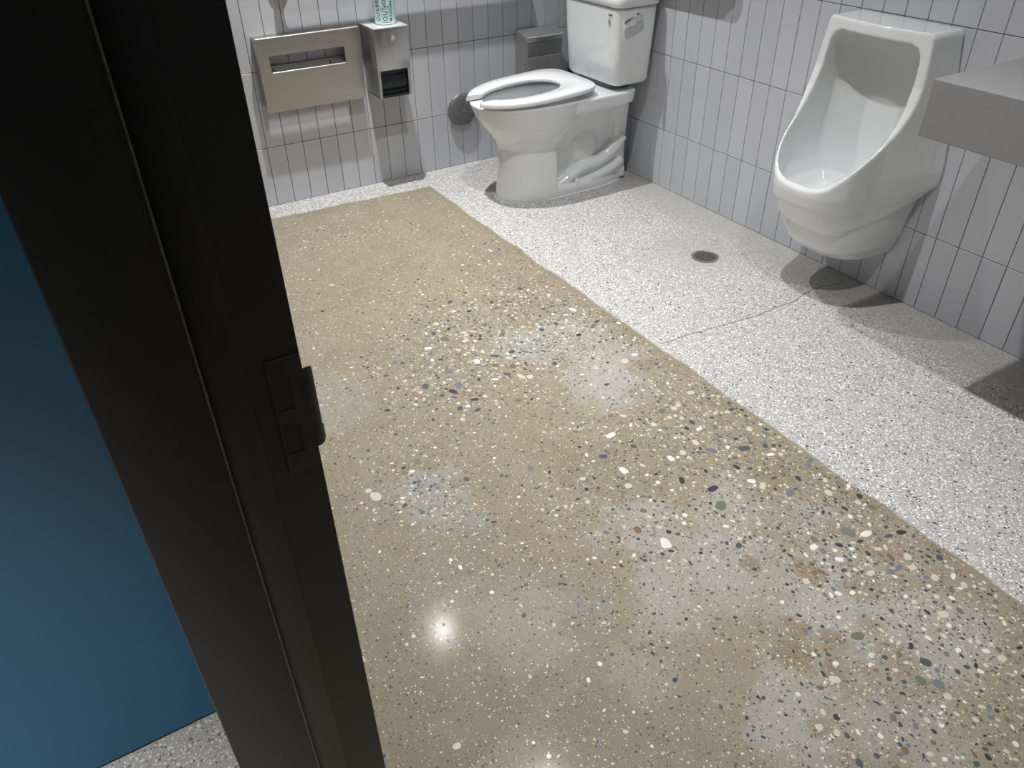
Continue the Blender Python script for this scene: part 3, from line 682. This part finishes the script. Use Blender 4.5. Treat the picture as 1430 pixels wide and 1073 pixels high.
for word, da, size, up in (('GUARD', -.62, .0165, .014), ('OUNO', .0, .0185, .014), ('MANNAS', .58, .0125, .014), ('- oz - ml -', -.30, .008, .02), ('12 16 20', .30, .009, .02)):
    cu = bpy.data.curves.new('lettering', 'FONT'); cu.body = word; cu.size = size * 1.25; cu.extrude = .0002; cu.space_character = 1.25
    o = bpy.data.objects.new('lettering', cu); COL.objects.link(o); cu.offset = .0003 if size > .01 else 0
    a = camdir + da; me = baked(o); bpy.data.objects.remove(o)
    # text runs upwards along the cup wall
    for v in me.vertices:
        u, h = v.co.x, v.co.y - size * .45           # u along text, h across
        z = up + u; r = .0419 + (z - .02) * .075 + .0006 + v.co.z
        aa = a - (-h) / r * -1.0
        v.co = Vector((cxx + r * math.cos(aa), cyy + r * math.sin(aa), zc + z))
    me.materials.clear(); me.materials.append(INK); under(cup, link('lettering', me))
bm = bmesh.new(); r = .0425
for k in range(14):
    a = camdir - .35 + .95 * k / 14; a2 = camdir - .35 + .95 * (k + 1) / 14
    vs = [bm.verts.new((cxx + r * math.cos(t), cyy + r * math.sin(t), zc + z)) for t, z in ((a, .0095), (a2, .0095), (a2, .011), (a, .011))]; bm.faces.new(vs)
under(cup, finish('printed_band', bm, INK))

# ------------------------------------------------------------------ napkin disposal behind the toilet
X0, X1, D = -.302, -.100, .090
nd = thing('napkin_disposal', 'small dark steel napkin disposal box with a lid flap, behind the toilet tank', 'disposal box', (-.20, 0, .27))
bm = bmesh.new()
pr = [(-.001, .565), (-.035, .563), (-D + .004, .548), (-D, .543), (-D, .27), (-.001, .27)]
l = [bm.verts.new((X0, y, z)) for y, z in pr]; r_ = [bm.verts.new((X1, y, z)) for y, z in pr]
for k in range(len(pr)): bm.faces.new((l[k], l[(k + 1) % len(pr)], r_[(k + 1) % len(pr)], r_[k]))
bm.faces.new(l); bm.faces.new(r_); bmesh.ops.recalc_face_normals(bm, faces=bm.faces)
bmesh.ops.bevel(bm, geom=bm.edges[:], offset=.003, segments=2, affect='EDGES')
under(nd, finish('case', bm, simple('case_steel', (.36, .36, .355), .40, .6, nscale=50, namt=.05), smooth=True, angle=40))
bm = bmesh.new(); box(bm, X0 + .006, X1 - .006, -D - .006, -D, .520, .541, .002, 2)
fl = under(nd, finish('flap', bm, STEELV, smooth=True, angle=40))
bm = bmesh.new(); tube(bm, [(X0 + .004, -D - .006, .542), (X1 - .004, -D - .006, .542)], .003, 10); under(nd, finish('rolled_edge', bm, EDGE, smooth=True, angle=50))  # pale tube paints the highlight line along the flap
bm = bmesh.new(); box(bm, X0 + .010, X1 - .010, -D - .0025, -D, .460, .519, .001, 1); under(nd, finish('front_panel', bm, STEELV))
bm = bmesh.new(); box(bm, X0 + .010, X1 - .010, -D - .0045, -D, .28, .457, .001, 1); under(nd, finish('bin_door', bm, simple('bin_steel', (.42, .42, .41), .40, .6, nscale=50, namt=.05)))

# ------------------------------------------------------------------ round cleanout cover on the back wall
cv = thing('cleanout_cover', 'round dark grey cleanout cover with centre screw on the back wall', 'wall cover', (-.600, 0, .262))
bm = bmesh.new(); n = 48; prof_v = [(.0, -.034), (.030, -.034), (.055, -.032), (.068, -.028), (.073, -.022), (.074, -.018), (.072, -.016)]
rings = []
for r, y in prof_v:
    rings.append([bm.verts.new((-.600, y, .262))] * n if r == 0 else [bm.verts.new((-.600 + r * math.cos(2 * PI * k / n), y, .262 + r * math.sin(2 * PI * k / n))) for k in range(n)])
for a, b in zip(rings, rings[1:]):
    for k in range(n):
        vs = []
        for v in (a[k], a[(k + 1) % n], b[(k + 1) % n], b[k]):
            if v not in vs: vs.append(v)
        bm.faces.new(vs)
bm.faces.new(rings[-1])
under(cv, finish('cover_plate', bm, simple('cover_grey', (.17, .175, .175), .42, .3, nscale=70, namt=.15), smooth=True, angle=60))
bm = bmesh.new(); cyl(bm, (-.600, -.0085, .262), (0, 1, 0), .060, .017, 40); under(cv, finish('pipe_collar', bm, WHITEP, smooth=True, angle=40))
bm = bmesh.new(); cyl(bm, (-.600, -.0355, .262), (0, -1, 0), .008, .004, 24, bev=.0015); under(cv, finish('screw', bm, STEELV, smooth=True, angle=50))

# ------------------------------------------------------------------ grab bars (just above the picture, their shadows fall into it)
def grab_bar(p0, p1, nrm, label):
    p0, p1, nrm = Vector(p0), Vector(p1), Vector(nrm); d = (p1 - p0).normalized(); off = nrm * .057; R_ = .035
    t = thing('grab_bar', label, 'grab bar', p0)
    pts = [p0 + nrm * .004, p0 + nrm * .022]
    for k in range(1, 7):
        a = k / 6 * PI / 2; pts.append(p0 + nrm * (.022 + R_ * math.sin(a)) + d * (R_ * (1 - math.cos(a))))
    for k in range(0, 6):
        a = k / 6 * PI / 2; pts.append(p1 - d * (R_ * (1 - math.sin(a))) + nrm * (.022 + R_ * math.cos(a)))
    pts += [p1 + nrm * .022, p1 + nrm * .004]
    bm = bmesh.new(); tube(bm, pts, .019, 24); under(t, finish('bar', bm, STEELV, smooth=True, angle=60))
    for p in (p0, p1):
        bm = bmesh.new(); cyl(bm, p + nrm * .006, nrm, .040, .012, 36, r2=.036, bev=.002); under(t, finish('flange', bm, STEELV, smooth=True, angle=40))
grab_bar((-1.352, 0, .830), (-.30, 0, .830), (0, -1, 0), 'long horizontal steel grab bar on the back wall above the dispensers')
grab_bar((0, -.12, .846), (0, -1.035, .846), (-1, 0, 0), 'horizontal steel grab bar on the right wall behind the toilet tank')
